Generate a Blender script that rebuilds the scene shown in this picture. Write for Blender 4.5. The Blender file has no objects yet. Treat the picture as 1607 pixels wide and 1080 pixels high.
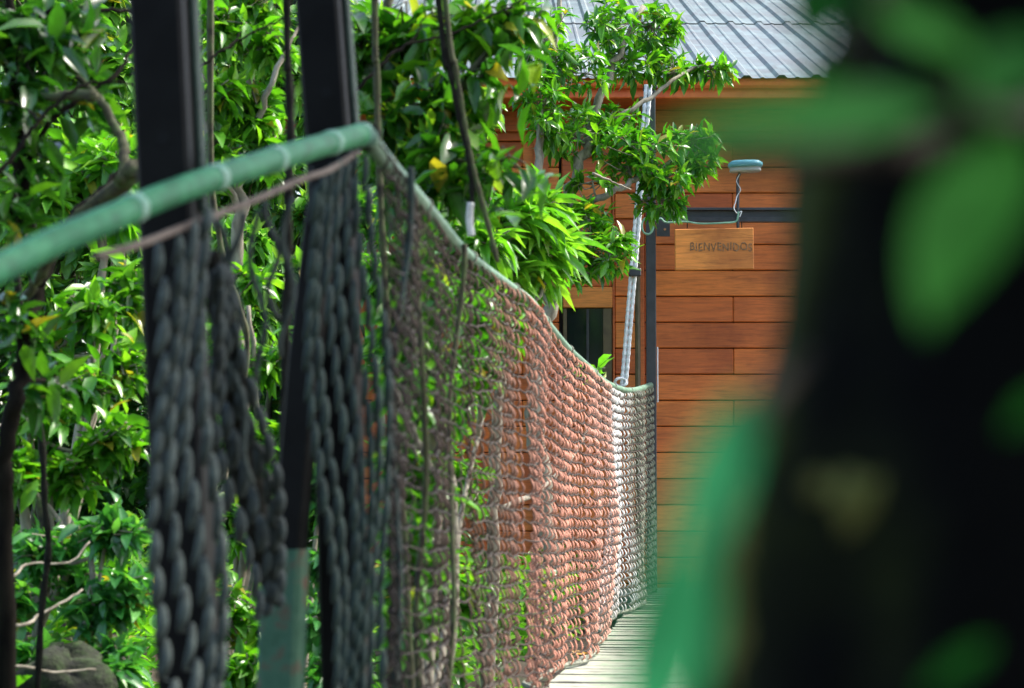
import bpy, math, random
import numpy as np
from mathutils import Vector
R = math.radians
random.seed(7); rng = np.random.default_rng(7)
scene = bpy.context.scene
COL = scene.collection

# ------------------------------------------------------------------ camera, sky, sun, exposure
CAM_H = 0.49; PITCH = R(3.695); F = 3794.0
cam_d = bpy.data.cameras.new('camera'); cam = bpy.data.objects.new('camera', cam_d); COL.objects.link(cam)
cam.location = (0, 0, CAM_H); cam.rotation_euler = (R(90) + PITCH, 0, 0)
cam_d.sensor_width = 36; cam_d.lens = F / 1607 * 36; cam_d.clip_start = 0.05; cam_d.clip_end = 500
cam_d.dof.use_dof = True; cam_d.dof.focus_distance = 12.6; cam_d.dof.aperture_fstop = 5.6
scene.camera = cam

SUN_EL, SUN_AZ = R(52), R(68)          # azimuth from +Y towards +X: the sun stands to the right, a little ahead
w = bpy.data.worlds.new("World"); scene.world = w; w.use_nodes = True
nt = w.node_tree; bg = nt.nodes['Background']
sky = nt.nodes.new('ShaderNodeTexSky'); sky.sky_type = 'NISHITA'; sky.sun_disc = False
sky.sun_elevation = SUN_EL; sky.sun_rotation = SUN_AZ; sky.air_density = 1.0; sky.dust_density = 3.0; sky.ozone_density = 0.6
nt.links.new(sky.outputs[0], bg.inputs[0]); bg.inputs[1].default_value = 0.15
sl = bpy.data.lights.new('sun', 'SUN'); so = bpy.data.objects.new('sun', sl); COL.objects.link(so)
sl.energy = 2.6; sl.angle = R(4); sl.color = (1, 0.95, 0.87)
sd = Vector((math.sin(SUN_AZ) * math.cos(SUN_EL), math.cos(SUN_AZ) * math.cos(SUN_EL), math.sin(SUN_EL)))
so.rotation_euler = sd.to_track_quat('Z', 'Y').to_euler()
so.location = sd * 40
scene.view_settings.view_transform = 'Standard'; scene.view_settings.look = 'None'
scene.view_settings.exposure = 1.85; scene.view_settings.gamma = 1; scene.view_settings.use_curve_mapping = False

# ------------------------------------------------------------------ helpers
CP, SP = math.cos(PITCH), math.sin(PITCH)
def px(x, y, d):
    """world point that stands d metres ahead of the camera in the direction of a photograph pixel"""
    xc, yc = (x - 803.5) / F * d, (540 - y) / F * d
    return np.array((xc, d * CP - yc * SP, CAM_H + yc * CP + d * SP))

class MB:
    def __init__(s): s.v = []; s.f = []; s.n = 0
    def add(s, verts, faces):
        s.v.extend([tuple(map(float, p)) for p in verts])
        s.f.extend([tuple(int(i) + s.n for i in f) for f in faces]); s.n += len(verts)
    def box(s, lo, hi, ch=0.0, rot=None, org=None):
        x0, y0, z0 = lo; x1, y1, z1 = hi
        if ch <= 0:
            vs = [(x0,y0,z0),(x1,y0,z0),(x1,y1,z0),(x0,y1,z0),(x0,y0,z1),(x1,y0,z1),(x1,y1,z1),(x0,y1,z1)]
            fs = [(0,3,2,1),(4,5,6,7),(0,1,5,4),(1,2,6,5),(2,3,7,6),(3,0,4,7)]
        else:
            vs = []; idx = {}
            for i, X in enumerate((x0, x1)):
                for j, Y in enumerate((y0, y1)):
                    for k, Z in enumerate((z0, z1)):
                        sx, sy, sz = (1-2*i)*ch, (1-2*j)*ch, (1-2*k)*ch
                        for a, p in enumerate(((X, Y+sy, Z+sz), (X+sx, Y, Z+sz), (X+sx, Y+sy, Z))):
                            idx[i,j,k,a] = len(vs); vs.append(p)
            g = lambda i,j,k,a: idx[i,j,k,a]
            fs = []
            for i in (0,1): fs.append([g(i,0,0,0),g(i,1,0,0),g(i,1,1,0),g(i,0,1,0)])
            for j in (0,1): fs.append([g(0,j,0,1),g(1,j,0,1),g(1,j,1,1),g(0,j,1,1)])
            for k in (0,1): fs.append([g(0,0,k,2),g(1,0,k,2),g(1,1,k,2),g(0,1,k,2)])
            for j in (0,1):
                for k in (0,1): fs.append([g(0,j,k,1),g(1,j,k,1),g(1,j,k,2),g(0,j,k,2)])
            for i in (0,1):
                for k in (0,1): fs.append([g(i,0,k,0),g(i,1,k,0),g(i,1,k,2),g(i,0,k,2)])
            for i in (0,1):
                for j in (0,1): fs.append([g(i,j,0,0),g(i,j,1,0),g(i,j,1,1),g(i,j,0,1)])
            for i in (0,1):
                for j in (0,1):
                    for k in (0,1): fs.append([g(i,j,k,0),g(i,j,k,1),g(i,j,k,2)])
        if rot is not None:
            c, sn = math.cos(rot), math.sin(rot); o = org
            vs = [(o[0]+(p[0]-o[0])*c-(p[1]-o[1])*sn, o[1]+(p[0]-o[0])*sn+(p[1]-o[1])*c, p[2]) for p in vs]
        s.add(vs, fs)
    def tube(s, pts, r, n=6, cap=True, jit=0.0):
        pts = np.asarray(pts, float); m = len(pts)
        rr = np.full(m, r, float) if np.isscalar(r) else np.asarray(r, float)
        t = np.gradient(pts, axis=0); t /= np.linalg.norm(t, axis=1)[:, None] + 1e-12
        u = np.cross(t[0], (0, 0, 1.0))
        if np.linalg.norm(u) < 1e-3: u = np.cross(t[0], (1.0, 0, 0))
        U = []
        for i in range(m):
            u = u - t[i] * u.dot(t[i]); u /= np.linalg.norm(u) + 1e-12; U.append(u)
        U = np.array(U); V = np.cross(t, U)
        a = np.arange(n) * 2 * math.pi / n
        rad = rr[:, None] * (1 + (rng.uniform(-jit, jit, (m, n)) if jit else 0))
        vs = pts[:, None, :] + rad[..., None] * (np.cos(a)[None, :, None] * U[:, None, :] + np.sin(a)[None, :, None] * V[:, None, :])
        fs = [(i*n+k, i*n+(k+1) % n, (i+1)*n+(k+1) % n, (i+1)*n+k) for i in range(m-1) for k in range(n)]
        if cap: fs += [tuple(range(n))[::-1], tuple((m-1)*n + k for k in range(n))]
        s.add(vs.reshape(-1, 3), fs)
    def post(s, pts, wx, wy, rot=0.0, ch=0.006):
        """square section swept up through points (kept horizontal in section), chamfered"""
        a, b = wx/2, wy/2
        prof = [(-a+ch,-b),(a-ch,-b),(a,-b+ch),(a,b-ch),(a-ch,b),(-a+ch,b),(-a,b-ch),(-a,-b+ch)]
        c, sn = math.cos(rot), math.sin(rot)
        prof = [(x*c-y*sn, x*sn+y*c) for x, y in prof]
        vs = [(p[0]+q[0], p[1]+q[1], p[2]) for p in pts for q in prof]
        m = len(pts)
        fs = [(i*8+k, i*8+(k+1) % 8, (i+1)*8+(k+1) % 8, (i+1)*8+k) for i in range(m-1) for k in range(8)]
        fs += [tuple(range(8))[::-1], tuple((m-1)*8+k for k in range(8))]
        s.add(vs, fs)
    def build(s, name, mat, parent=None, smooth=False):
        me = bpy.data.meshes.new(name)
        vs = np.array(s.v)
        if parent is not None:
            off = np.array(parent.location); p = parent.parent
            while p is not None: off = off + np.array(p.location); p = p.parent
            vs = vs - off
        me.from_pydata(vs.tolist(), [], s.f); me.update()
        if smooth: me.polygons.foreach_set('use_smooth', [True] * len(me.polygons))
        me.materials.append(mat)
        o = bpy.data.objects.new(name, me); COL.objects.link(o)
        if parent is not None: o.parent = parent
        return o

def tag(o, label=None, cat=None, group=None, kind=None):
    if label: o['label'] = label
    if cat: o['category'] = cat
    if group: o['group'] = group
    if kind: o['kind'] = kind
    return o
def thing(name, loc, label, cat, group=None):
    o = bpy.data.objects.new(name, None); COL.objects.link(o); o.location = tuple(map(float, loc)); o.empty_display_size = .1
    return tag(o, label, cat, group)
def smoothpath(pts, n):
    """Catmull-Rom through points"""
    P = [np.asarray(p, float) for p in pts]; P = [2*P[0]-P[1]] + P + [2*P[-1]-P[-2]]
    out = []
    seg = len(P) - 3
    for i in range(seg):
        a, b, c, d = P[i:i+4]
        for k in range(n):
            t = k / n
            out.append(.5*((2*b)+(-a+c)*t+(2*a-5*b+4*c-d)*t*t+(-a+3*b-3*c+d)*t**3))
    out.append(P[-2]); return np.array(out)

# ------------------------------------------------------------------ materials
def newmat(name):
    m = bpy.data.materials.new(name); m.use_nodes = True
    return m, m.node_tree, m.node_tree.nodes['Principled BSDF']
def N(nt, t, **kw):
    n = nt.nodes.new(t)
    for k, v in kw.items(): setattr(n, k, v)
    return n
def ramp(nt, stops, fac=None):
    r = N(nt, 'ShaderNodeValToRGB'); e = r.color_ramp.elements
    while len(e) < len(stops): e.new(0.5)
    for i, (p, c) in enumerate(stops): e[i].position = p; e[i].color = (*c, 1)
    if fac is not None: nt.links.new(fac, r.inputs[0])
    return r
def noise(nt, scale, detail=6, rough=.6, vec=None, dist=0.0):
    n = N(nt, 'ShaderNodeTexNoise'); n.inputs['Scale'].default_value = scale; n.inputs['Detail'].default_value = detail
    n.inputs['Roughness'].default_value = rough; n.inputs['Distortion'].default_value = dist
    if vec is None:
        tc = N(nt, 'ShaderNodeTexCoord'); vec = tc.outputs['Object']
    nt.links.new(vec, n.inputs['Vector']); return n
def stretch(nt, s):
    tc = N(nt, 'ShaderNodeTexCoord'); mp = N(nt, 'ShaderNodeMapping'); mp.inputs['Scale'].default_value = s
    nt.links.new(tc.outputs['Object'], mp.inputs[0]); return mp.outputs[0]
def mixc(nt, fac, a, b, mode='MIX'):
    m = N(nt, 'ShaderNodeMix', data_type='RGBA', blend_type=mode)
    for sock, v in ((0, fac), (6, a), (7, b)):
        if hasattr(v, 'is_output'): nt.links.new(v, m.inputs[sock])
        elif sock == 0: m.inputs[0].default_value = v
        else: m.inputs[sock].default_value = (*v, 1)
    return m.outputs[2]
def bump(nt, b, h, strength=.4, dist=.01):
    bp = N(nt, 'ShaderNodeBump'); bp.inputs['Strength'].default_value = strength; bp.inputs['Distance'].default_value = dist
    nt.links.new(h, bp.inputs['Height']); nt.links.new(bp.outputs[0], b.inputs['Normal'])

def noisy(name, c0, c1, scale=12, rough=.7, metal=0, bs=.3, bd=.004, c2=None, lo=.35, hi=.65, vec=None, spec=.5):
    m, nt, b = newmat(name)
    n = noise(nt, scale, 8, .65, vec=stretch(nt, vec) if vec else None)
    st = [(lo, c0), (hi, c1)] if c2 is None else [(lo, c0), ((lo+hi)/2, c1), (hi, c2)]
    nt.links.new(ramp(nt, st, n.outputs[0]).outputs[0], b.inputs['Base Color'])
    b.inputs['Roughness'].default_value = rough; b.inputs['Metallic'].default_value = metal
    b.inputs['Specular IOR Level'].default_value = spec
    if bs: bump(nt, b, n.outputs[0], bs, bd)
    return m

def leafmat(name, stops, trans=.35, rough=.33, spec=.6):
    c_ = stops[-1][1]; stops = stops[:-1] + [(.955, c_), (.985, (.30,.26,.03))]
    m, nt, b = newmat(name)
    g = N(nt, 'ShaderNodeNewGeometry')
    r = ramp(nt, stops, g.outputs['Random Per Island'])
    n = noise(nt, 40, 3)
    c = mixc(nt, .35, r.outputs[0], ramp(nt, [(.3, (.25,.25,.2)), (.7, (1.25,1.2,1.0))], n.outputs[0]).outputs[0], 'MULTIPLY')
    nt.links.new(c, b.inputs['Base Color'])
    b.inputs['Roughness'].default_value = rough; b.inputs['Specular IOR Level'].default_value = spec
    tr = N(nt, 'ShaderNodeBsdfTranslucent')
    nt.links.new(mixc(nt, 1.0, c, (1.5, 1.6, .5), 'MULTIPLY'), tr.inputs[0])
    mx = N(nt, 'ShaderNodeMixShader'); mx.inputs[0].default_value = trans
    nt.links.new(b.outputs[0], mx.inputs[1]); nt.links.new(tr.outputs[0], mx.inputs[2])
    nt.links.new(mx.outputs[0], nt.nodes['Material Output'].inputs[0])
    return m

M = {}
M['leaf_cabin'] = leafmat('leaf_cabin', [(0, (.03,.14,.010)), (.4, (.06,.25,.014)), (.85, (.14,.38,.02)), (1, (.22,.45,.03))], .4)
M['leaf_light'] = leafmat('leaf_light', [(0, (.06,.22,.02)), (.6, (.12,.36,.03)), (1, (.22,.46,.05))], .4)
M['leaf_broad'] = leafmat('leaf_broad', [(0, (.018,.09,.010)), (.55, (.05,.19,.014)), (.85, (.10,.28,.02)), (1, (.28,.42,.03))], .45, .3)
M['leaf_dark'] = leafmat('leaf_dark', [(0, (.012,.07,.012)), (.7, (.04,.16,.018)), (1, (.09,.26,.02))], .4, .28, .8)
M['leaf_mid'] = leafmat('leaf_mid', [(0, (.03,.13,.012)), (.55, (.085,.29,.018)), (1, (.20,.44,.035))], .45, .34)
M['leaf_far'] = leafmat('leaf_far', [(0, (.04,.16,.025)), (.6, (.11,.31,.04)), (1, (.24,.44,.07))], .4, .35)
M['leaf_blue'] = leafmat('leaf_blue', [(0, (.03,.14,.035)), (.6, (.06,.26,.06)), (1, (.14,.38,.09))], .4, .26, .8)
M['leaf_near'] = leafmat('leaf_near', [(0, (.008,.065,.018)), (.5, (.010,.075,.015)), (1, (.016,.08,.012))], .4, .8, .02)
M['leaf_lime'] = leafmat('leaf_lime', [(0, (.014,.10,.018)), (1, (.025,.12,.02))], .5, .8, .02)
M['leaf_teal'] = leafmat('leaf_teal', [(0, (.010,.15,.06)), (1, (.016,.18,.07))], .4, .7, .05)
M['leaf_yellow'] = noisy('leaf_yellow', (.5,.25,.03), (.62,.36,.06), 30, .5, bs=.2)
M['bark_pale'] = noisy('bark_pale', (.12,.10,.07), (.32,.29,.22), 30, .85, bd=.006, vec=(1,1,.3))
M['bark_dark'] = noisy('bark_dark', (.004,.0035,.003), (.014,.012,.008), 25, .9, bd=.008, spec=.06, vec=(1,1,.3))
M['bark_green'] = noisy('bark_green', (.016,.014,.008), (.05,.05,.018), 22, .9, bd=.008, c2=(.05,.08,.02))
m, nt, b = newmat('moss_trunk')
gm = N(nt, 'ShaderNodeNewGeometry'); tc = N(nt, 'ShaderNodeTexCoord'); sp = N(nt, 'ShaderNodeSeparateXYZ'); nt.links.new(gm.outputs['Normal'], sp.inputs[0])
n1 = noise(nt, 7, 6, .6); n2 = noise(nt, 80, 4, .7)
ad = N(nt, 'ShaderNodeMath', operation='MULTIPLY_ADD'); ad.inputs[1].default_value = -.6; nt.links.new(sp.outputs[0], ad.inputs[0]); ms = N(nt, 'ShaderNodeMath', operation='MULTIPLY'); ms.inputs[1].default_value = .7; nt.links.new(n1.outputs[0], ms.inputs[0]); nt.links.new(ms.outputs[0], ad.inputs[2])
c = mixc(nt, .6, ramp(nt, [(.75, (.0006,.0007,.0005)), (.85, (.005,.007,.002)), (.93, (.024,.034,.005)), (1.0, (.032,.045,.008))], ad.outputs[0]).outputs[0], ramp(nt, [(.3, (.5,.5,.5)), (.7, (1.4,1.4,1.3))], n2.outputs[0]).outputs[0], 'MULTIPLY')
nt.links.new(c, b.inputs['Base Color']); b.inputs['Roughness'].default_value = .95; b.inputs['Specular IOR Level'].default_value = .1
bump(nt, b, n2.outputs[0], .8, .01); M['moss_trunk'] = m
M['lichen'] = noisy('lichen', (.08,.085,.02), (.17,.17,.055), 40, .95, bd=.01, bs=.6, spec=.1)
M['rock'] = noisy('rock', (.004,.005,.002), (.014,.02,.006), 22, .95, bd=.05, bs=.6, c2=(.025,.05,.010))
M['soil'] = noisy('soil', (.018,.013,.009), (.055,.038,.024), 5, .95, bd=.03, bs=.6, c2=(.03,.05,.015))
M['black_steel'] = noisy('black_steel', (.0010,.0010,.0011), (.0045,.005,.0048), 9, .5, bs=.3, spec=.12)
M['strip'] = noisy('strip', (.010,.022,.016), (.035,.065,.045), 14, .7, bs=.2)
M['gate_steel'] = noisy('gate_steel', (.018,.020,.022), (.035,.037,.042), 20, .42, bs=.1)
M['moss_steel'] = noisy('moss_steel', (.025,.085,.045), (.045,.12,.07), 16, .85, bd=.008, c2=(.13,.035,.025), lo=.38, hi=.68)
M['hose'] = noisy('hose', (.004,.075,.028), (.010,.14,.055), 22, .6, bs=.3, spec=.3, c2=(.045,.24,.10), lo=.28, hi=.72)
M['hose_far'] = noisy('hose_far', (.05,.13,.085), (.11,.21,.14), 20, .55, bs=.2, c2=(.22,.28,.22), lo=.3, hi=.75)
M['binding'] = noisy('binding', (.10,.28,.18), (.28,.42,.33), 60, .75)
M['rope_grey'] = noisy('rope_grey', (.014,.022,.018), (.055,.075,.064), 60, .85, bs=.5)
M['rope_green'] = noisy('rope_green', (.006,.016,.012), (.022,.044,.034), 30, .85, bs=.5)
M['rope_mid'] = noisy('rope_mid', (.012,.018,.016), (.045,.06,.055), 30, .85, bs=.5)
M['rope_brown'] = noisy('rope_brown', (.07,.05,.04), (.19,.15,.12), 35, .9, bs=.5)
M['rope_rust'] = noisy('rope_rust', (.26,.09,.055), (.52,.26,.19), 35, .9, bs=.5)
M['rope_white'] = noisy('rope_white', (.32,.30,.27), (.72,.70,.66), 35, .9, bs=.5)
M['rope_dull'] = noisy('rope_dull', (.09,.10,.075), (.24,.25,.19), 35, .9, bs=.5)
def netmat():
    m, nt, b = newmat('sun_patch_rope')
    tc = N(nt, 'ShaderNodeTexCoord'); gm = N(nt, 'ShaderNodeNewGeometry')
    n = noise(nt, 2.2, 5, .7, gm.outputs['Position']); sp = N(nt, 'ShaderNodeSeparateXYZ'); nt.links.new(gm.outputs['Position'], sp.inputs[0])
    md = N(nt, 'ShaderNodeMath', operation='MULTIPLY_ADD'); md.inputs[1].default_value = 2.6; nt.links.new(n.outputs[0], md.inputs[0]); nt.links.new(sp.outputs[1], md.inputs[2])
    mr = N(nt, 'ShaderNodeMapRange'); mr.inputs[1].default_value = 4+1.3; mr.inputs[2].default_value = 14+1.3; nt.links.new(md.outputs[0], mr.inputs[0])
    r = ramp(nt, [(0, (.035,.028,.022)), (.20, (.09,.06,.042)), (.33, (.45,.21,.15)), (.48, (.68,.31,.22)), (.62, (.72,.40,.31)), (.71, (.82,.78,.74)), (.755, (.74,.72,.68)), (.82, (.24,.24,.18))], mr.outputs[0])  # rope tints along the bridge, with the sun patch painted into the pale stops
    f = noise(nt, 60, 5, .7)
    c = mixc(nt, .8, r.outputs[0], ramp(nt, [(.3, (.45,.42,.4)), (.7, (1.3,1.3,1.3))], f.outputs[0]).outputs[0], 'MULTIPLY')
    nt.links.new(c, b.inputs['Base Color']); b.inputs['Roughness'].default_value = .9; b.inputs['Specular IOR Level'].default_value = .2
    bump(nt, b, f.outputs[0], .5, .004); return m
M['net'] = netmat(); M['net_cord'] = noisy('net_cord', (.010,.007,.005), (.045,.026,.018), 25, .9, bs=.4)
M['cable_white'] = noisy('cable_white', (.45,.47,.46), (.75,.77,.76), 50, .6, bs=.4)
M['cable_dark'] = noisy('cable_dark', (.008,.008,.006), (.022,.021,.016), 40, .9, bs=.4, spec=.08)
M['deck'] = noisy('deck', (.13,.13,.10), (.30,.30,.24), 9, .85, bd=.006, vec=(1,1,1), c2=(.20,.27,.17))
M['teal'] = noisy('teal', (.20,.62,.80), (.26,.70,.86), 8, .3, bs=0)
M['lamp_white'] = noisy('lamp_white', (.62,.64,.64), (.78,.78,.76), 30, .5, bs=0)
M['wire_white'] = noisy('wire_white', (.6,.6,.58), (.75,.75,.72), 30, .5, bs=0)
M['wire_green'] = noisy('wire_green', (.12,.28,.17), (.22,.4,.27), 30, .5, bs=0)
M['letter'] = noisy('letter', (.07,.035,.015), (.36,.20,.09), 90, .9, bs=0)
M['orange'] = noisy('orange', (.62,.10,.018), (.78,.18,.035), 10, .5, bs=.1)
M['frame_olive'] = noisy('frame_olive', (.07,.05,.02), (.12,.09,.035), 20, .5, bs=.1)
M['bolt'] = noisy('bolt', (.3,.12,.05), (.4,.2,.1), 20, .5, .6)

def woodmat(name, stops, dirt=.75, scale=1.0):
    m, nt, b = newmat(name)
    g = N(nt, 'ShaderNodeNewGeometry')
    base = ramp(nt, stops, g.outputs['Random Per Island'])
    addv = N(nt, 'ShaderNodeVectorMath', operation='ADD')
    tc = N(nt, 'ShaderNodeTexCoord'); mp = N(nt, 'ShaderNodeMapping'); mp.inputs['Scale'].default_value = (2.2*scale, 14*scale, 26*scale)
    nt.links.new(tc.outputs['Object'], addv.inputs[0])
    sc = N(nt, 'ShaderNodeVectorMath', operation='SCALE'); sc.inputs[0].default_value = (17, 9, 13)
    nt.links.new(g.outputs['Random Per Island'], sc.inputs['Scale']); nt.links.new(sc.outputs[0], addv.inputs[1])
    nt.links.new(addv.outputs[0], mp.inputs[0])
    grain = noise(nt, 3.0, 8, .62, mp.outputs[0], .6)
    c = mixc(nt, .8, base.outputs[0], ramp(nt, [(.25, (.42,.36,.34)), (.5, (.95,.92,.9)), (.8, (1.35,1.3,1.2))], grain.outputs[0]).outputs[0], 'MULTIPLY')
    blot = noise(nt, 2.3, 5, .6, addv.outputs[0])
    c = mixc(nt, dirt, c, ramp(nt, [(.3, (.55,.46,.42)), (.5, (1,1,1)), (.72, (1.25,1.22,1.2))], blot.outputs[0]).outputs[0], 'MULTIPLY')
    nt.links.new(c, b.inputs['Base Color'])
    b.inputs['Roughness'].default_value = .5; b.inputs['Specular IOR Level'].default_value = .4
    bump(nt, b, grain.outputs[0], .25, .004)
    return m
M['siding'] = woodmat('siding', [(0, (.44,.098,.020)), (.35, (.54,.135,.026)), (.75, (.62,.165,.030)), (1, (.68,.22,.04))])
M['sign_wood'] = woodmat('sign_wood', [(0, (.66,.235,.045)), (1, (.70,.26,.05))], .9, 1.0)
M['trim_wood'] = woodmat('trim_wood', [(0, (.42,.095,.02)), (1, (.52,.15,.03))])
M['gap'] = noisy('gap', (.010,.006,.004), (.02,.012,.008), 10, .9, bs=0)

m, nt, b = newmat('roof_metal')
n1 = noise(nt, 3, 8, .7); n2 = noise(nt, 2, 6, .7, stretch(nt, (6, .5, 1)))
c = mixc(nt, .7, ramp(nt, [(.3, (.075,.075,.075)), (.48, (.095,.12,.125)), (.58, (.12,.17,.17)), (.75, (.18,.195,.195))], n1.outputs[0]).outputs[0],
         ramp(nt, [(.35, (.55,.6,.62)), (.65, (1.15,1.1,1.1))], n2.outputs[0]).outputs[0], 'MULTIPLY')
nt.links.new(c, b.inputs['Base Color']); b.inputs['Metallic'].default_value = .1; b.inputs['Roughness'].default_value = .5
M['roof'] = m
m, nt, b = newmat('glass_dark'); b.inputs['Base Color'].default_value = (.008,.012,.013,1); b.inputs['Roughness'].default_value = .08
M['glass'] = m

# ------------------------------------------------------------------ terrain
def gz(x, y):
    """ground height: a bank under the camera, a gully under the bridge, level ground at the cabin"""
    y = max(-20, min(40, y)); a = 1/(1+math.exp((y-3.0)*3)); c = 1/(1+math.exp((8.6-y)*1.3))
    base = -.12*a + (1-a)*(-1.35*(1-c) - .12*c)
    k = max(0, min(1, (-x-.55-.03*y)/.9)); side = 1.3*k*k*(3-2*k) * (1-a) * (1-c)
    bumps = .06*math.sin(x*1.7+y*.9)+.05*math.sin(x*3.1-y*2.3)+.03*math.sin(x*6.3+y*5.1)
    return base + side + bumps*(1-.7*a)
xs = np.concatenate([np.linspace(-220,-14,12), np.linspace(-12,12,80), np.linspace(14,220,12)])
ys = np.concatenate([np.linspace(-60,-5,8), np.linspace(-4,24,90), np.linspace(26,400,16)])
g = MB(); vs = [(x, y, gz(x, y)) for y in ys for x in xs]; nx = len(xs)
g.add(vs, [(j*nx+i, j*nx+i+1, (j+1)*nx+i+1, (j+1)*nx+i) for j in range(len(ys)-1) for i in range(nx-1)])
tag(g.build('ground', M['soil'], smooth=True), kind='structure')

# ------------------------------------------------------------------ cabin
YW = 13.8; PPM = F/13.75
def wx(p): return (p-803.5)/PPM
def wz(p): return CAM_H + (785-p)/PPM
cabin = thing('wooden_cabin', (1.2, YW, -.1), 'orange brown plank cabin with a corrugated grey metal roof behind the bridge', 'cabin')
def boards(mb, x0, x1, z0, z1, y, rows_h=.149, joints=(), th=.03, gap=.005):
    r = 0; z = z0
    while z < z1 - .02:
        zt = min(z+rows_h-gap, z1); js = [x0] + [j for k, j in enumerate(joints) if (r + k) % 2 == 0 and x0+.1 < j < x1-.1] + [x1]
        for a, b2 in zip(js[:-1], js[1:]):
            dy = random.uniform(-.003, .003)
            mb.box((a+.0008, y+dy, z), (b2-.0008, y+th+dy, zt), .005)
        z += rows_h; r += 1
WZ0, WZ1 = -.28, 2.80
JO = [wx(1153), wx(1318), wx(1480)]
wall = MB()
boards(wall, wx(1013), 4.6, WZ0, WZ1, YW, joints=JO)
boards(wall, wx(966), wx(1002), WZ0, WZ1, YW, joints=())
boards(wall, wx(882), wx(962), WZ0, wz(604), YW, joints=())
boards(wall, wx(882), wx(962), wz(448), WZ1, YW, joints=())
boards(wall, -.95, wx(878), WZ0, WZ1, YW, joints=[wx(820), wx(640), wx(470), wx(300), wx(120)])
wo = wall.build('wall', M['siding'], cabin)
bk = MB(); bk.box((-.93, YW+.035, WZ0-.1), (4.58, YW+.12, WZ1)); bk.box((-.93, YW+.12, WZ0-.1), (-.85, YW+5.4, WZ1)); bk.box((4.5, YW+.12, WZ0-.1), (4.58, YW+5.4, WZ1))
bk.box((-.85, YW+5.3, WZ0-.1), (4.5, YW+5.4, WZ1))
bk.build('sheathing', M['gap'], cabin)
t = MB(); t.box((wx(1002.5), YW-.018, WZ0), (wx(1012.5), YW+.03, WZ1), .004); t.build('corner_board', M['trim_wood'], cabin)
t = MB(); t.box((wx(962.3), YW-.014, WZ0), (wx(965.6), YW+.03, WZ1), .003); t.build('corner_board', M['trim_wood'], cabin)
win = MB(); win.box((wx(884), YW-.022, wz(482)), (wx(962), YW+.03, wz(449)), .004)
lint = win.build('window', M['sign_wood'], cabin)
fr = MB(); fr.box((wx(947), YW-.012, wz(603)), (wx(961), YW+.03, wz(482.6)), .003); fr.box((wx(884), YW-.012, wz(603)), (wx(890), YW+.03, wz(482.6)), .003)
fr.box((wx(890.2), YW-.010, wz(603)), (wx(946.8), YW+.03, wz(597)), .003); fr.build('frame', M['frame_olive'], lint)
pn = MB(); pn.box((wx(890.2), YW+.008, wz(597)), (wx(946.8), YW+.02, wz(482.8))); pn.build('pane', M['glass'], lint)
mu = MB(); mu.box((wx(921), YW-.004, wz(596)), (wx(925), YW+.0075, wz(483.2)), .001); mu.build('mullion', M['gate_steel'], lint)
# roof: two courses of ribbed sheet
EY, EZ = 13.32, 2.845; PIT = math.atan(.295)
def rib_profile(x0, x1, pitch=.193, h=.017):
    pts = []; x = x0
    while x < x1:
        pts += [(x, 0), (x+.012, .0), (x+.030, h), (x+.058, h), (x+.076, 0), (x+.118, 0), (x+.126, .005), (x+.138, .005), (x+.146, 0)]; x += pitch
    return pts
def course(mb, d0, d1, lift, shift):
    prof = rib_profile(-1.45+shift, 5.2)
    rows = np.linspace(d0, d1, 8); vs = []
    for d in rows:
        for x, h in prof:
            nz = h + lift + .002*math.sin(x*7+d*3)
            vs.append((x, EY + (d-EY) - nz*math.sin(PIT), EZ + (d-EY)*math.tan(PIT) + nz*math.cos(PIT)))
    n_ = len(prof)
    mb.add(vs, [(j*n_+i, j*n_+i+1, (j+1)*n_+i+1, (j+1)*n_+i) for j in range(len(rows)-1) for i in range(n_-1)])
rf = MB(); course(rf, EY-.10, 16.5, .0, 0); course(rf, 16.3, 20.2, .007, 0)
roof = rf.build('roof', M['roof'], cabin)
bkr = MB(); zr = EZ + (20.2-EY)*math.tan(PIT)
bkr.add([(-1.45,20.2,zr),(5.2,20.2,zr),(5.2,25,zr-1.4),(-1.45,25,zr-1.4)], [(0,1,2,3)])
bkr.build('rear_roof', M['roof'], cabin)
fa = MB()
fa.box((-1.4, EY, 2.72), (5.1, EY+.03, 2.832), .006)
fa.tube([(-1.4, EY-.035, 2.80), (5.1, EY-.035, 2.80)], .032, 10)
fa.build('fascia', M['orange'], cabin)
sf = MB(); sf.box((-1.4, EY+.031, 2.724), (5.1, YW-.002, 2.745)); sf.box((-1.4, YW-.05, 2.60), (5.1, YW-.02, 2.722), .004)
sf.build('soffit', M['trim_wood'], cabin)
for i, xx in enumerate((-.8, -.25, .12)):
    st = MB(); st.box((xx, YW-.03, WZ0), (xx+.09, YW-.004, 2.59), .004); st.build('wall_batten', M['trim_wood'], cabin)

# ------------------------------------------------------------------ gate frame, sign, lamp at the far end
gd = 13.05; GP = F/gd
gate = thing('entrance_frame', (px(1022, 700, gd)[0], gd, 0), 'black steel entrance frame with a cross beam in front of the plank cabin', 'frame')
def gx(p): return (p-803.5)/GP
def gzp(p): return CAM_H + (785-p)/GP
p = MB(); p.box((gx(1014.5), gd-.03, -.1), (gx(1030), gd+.03, gzp(137)), .004); p.box((gx(1011), gd-.05, gzp(137)+.001), (gx(1033), gd+.05, gzp(132)), .003)
p.build('post', M['gate_steel'], gate)
p = MB(); p.box((gx(1396), gd-.03, -.1), (gx(1412), gd+.03, gzp(137)), .004); p.build('post', M['gate_steel'], gate)
bmz = MB(); bmz.box((gx(1030.5), gd-.028, gzp(329)), (gx(1395), gd+.028, gzp(325)), .001); bmz.box((gx(1030.5), gd+.002, gzp(340)), (gx(1395), gd+.012, gzp(329.3)))
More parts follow.
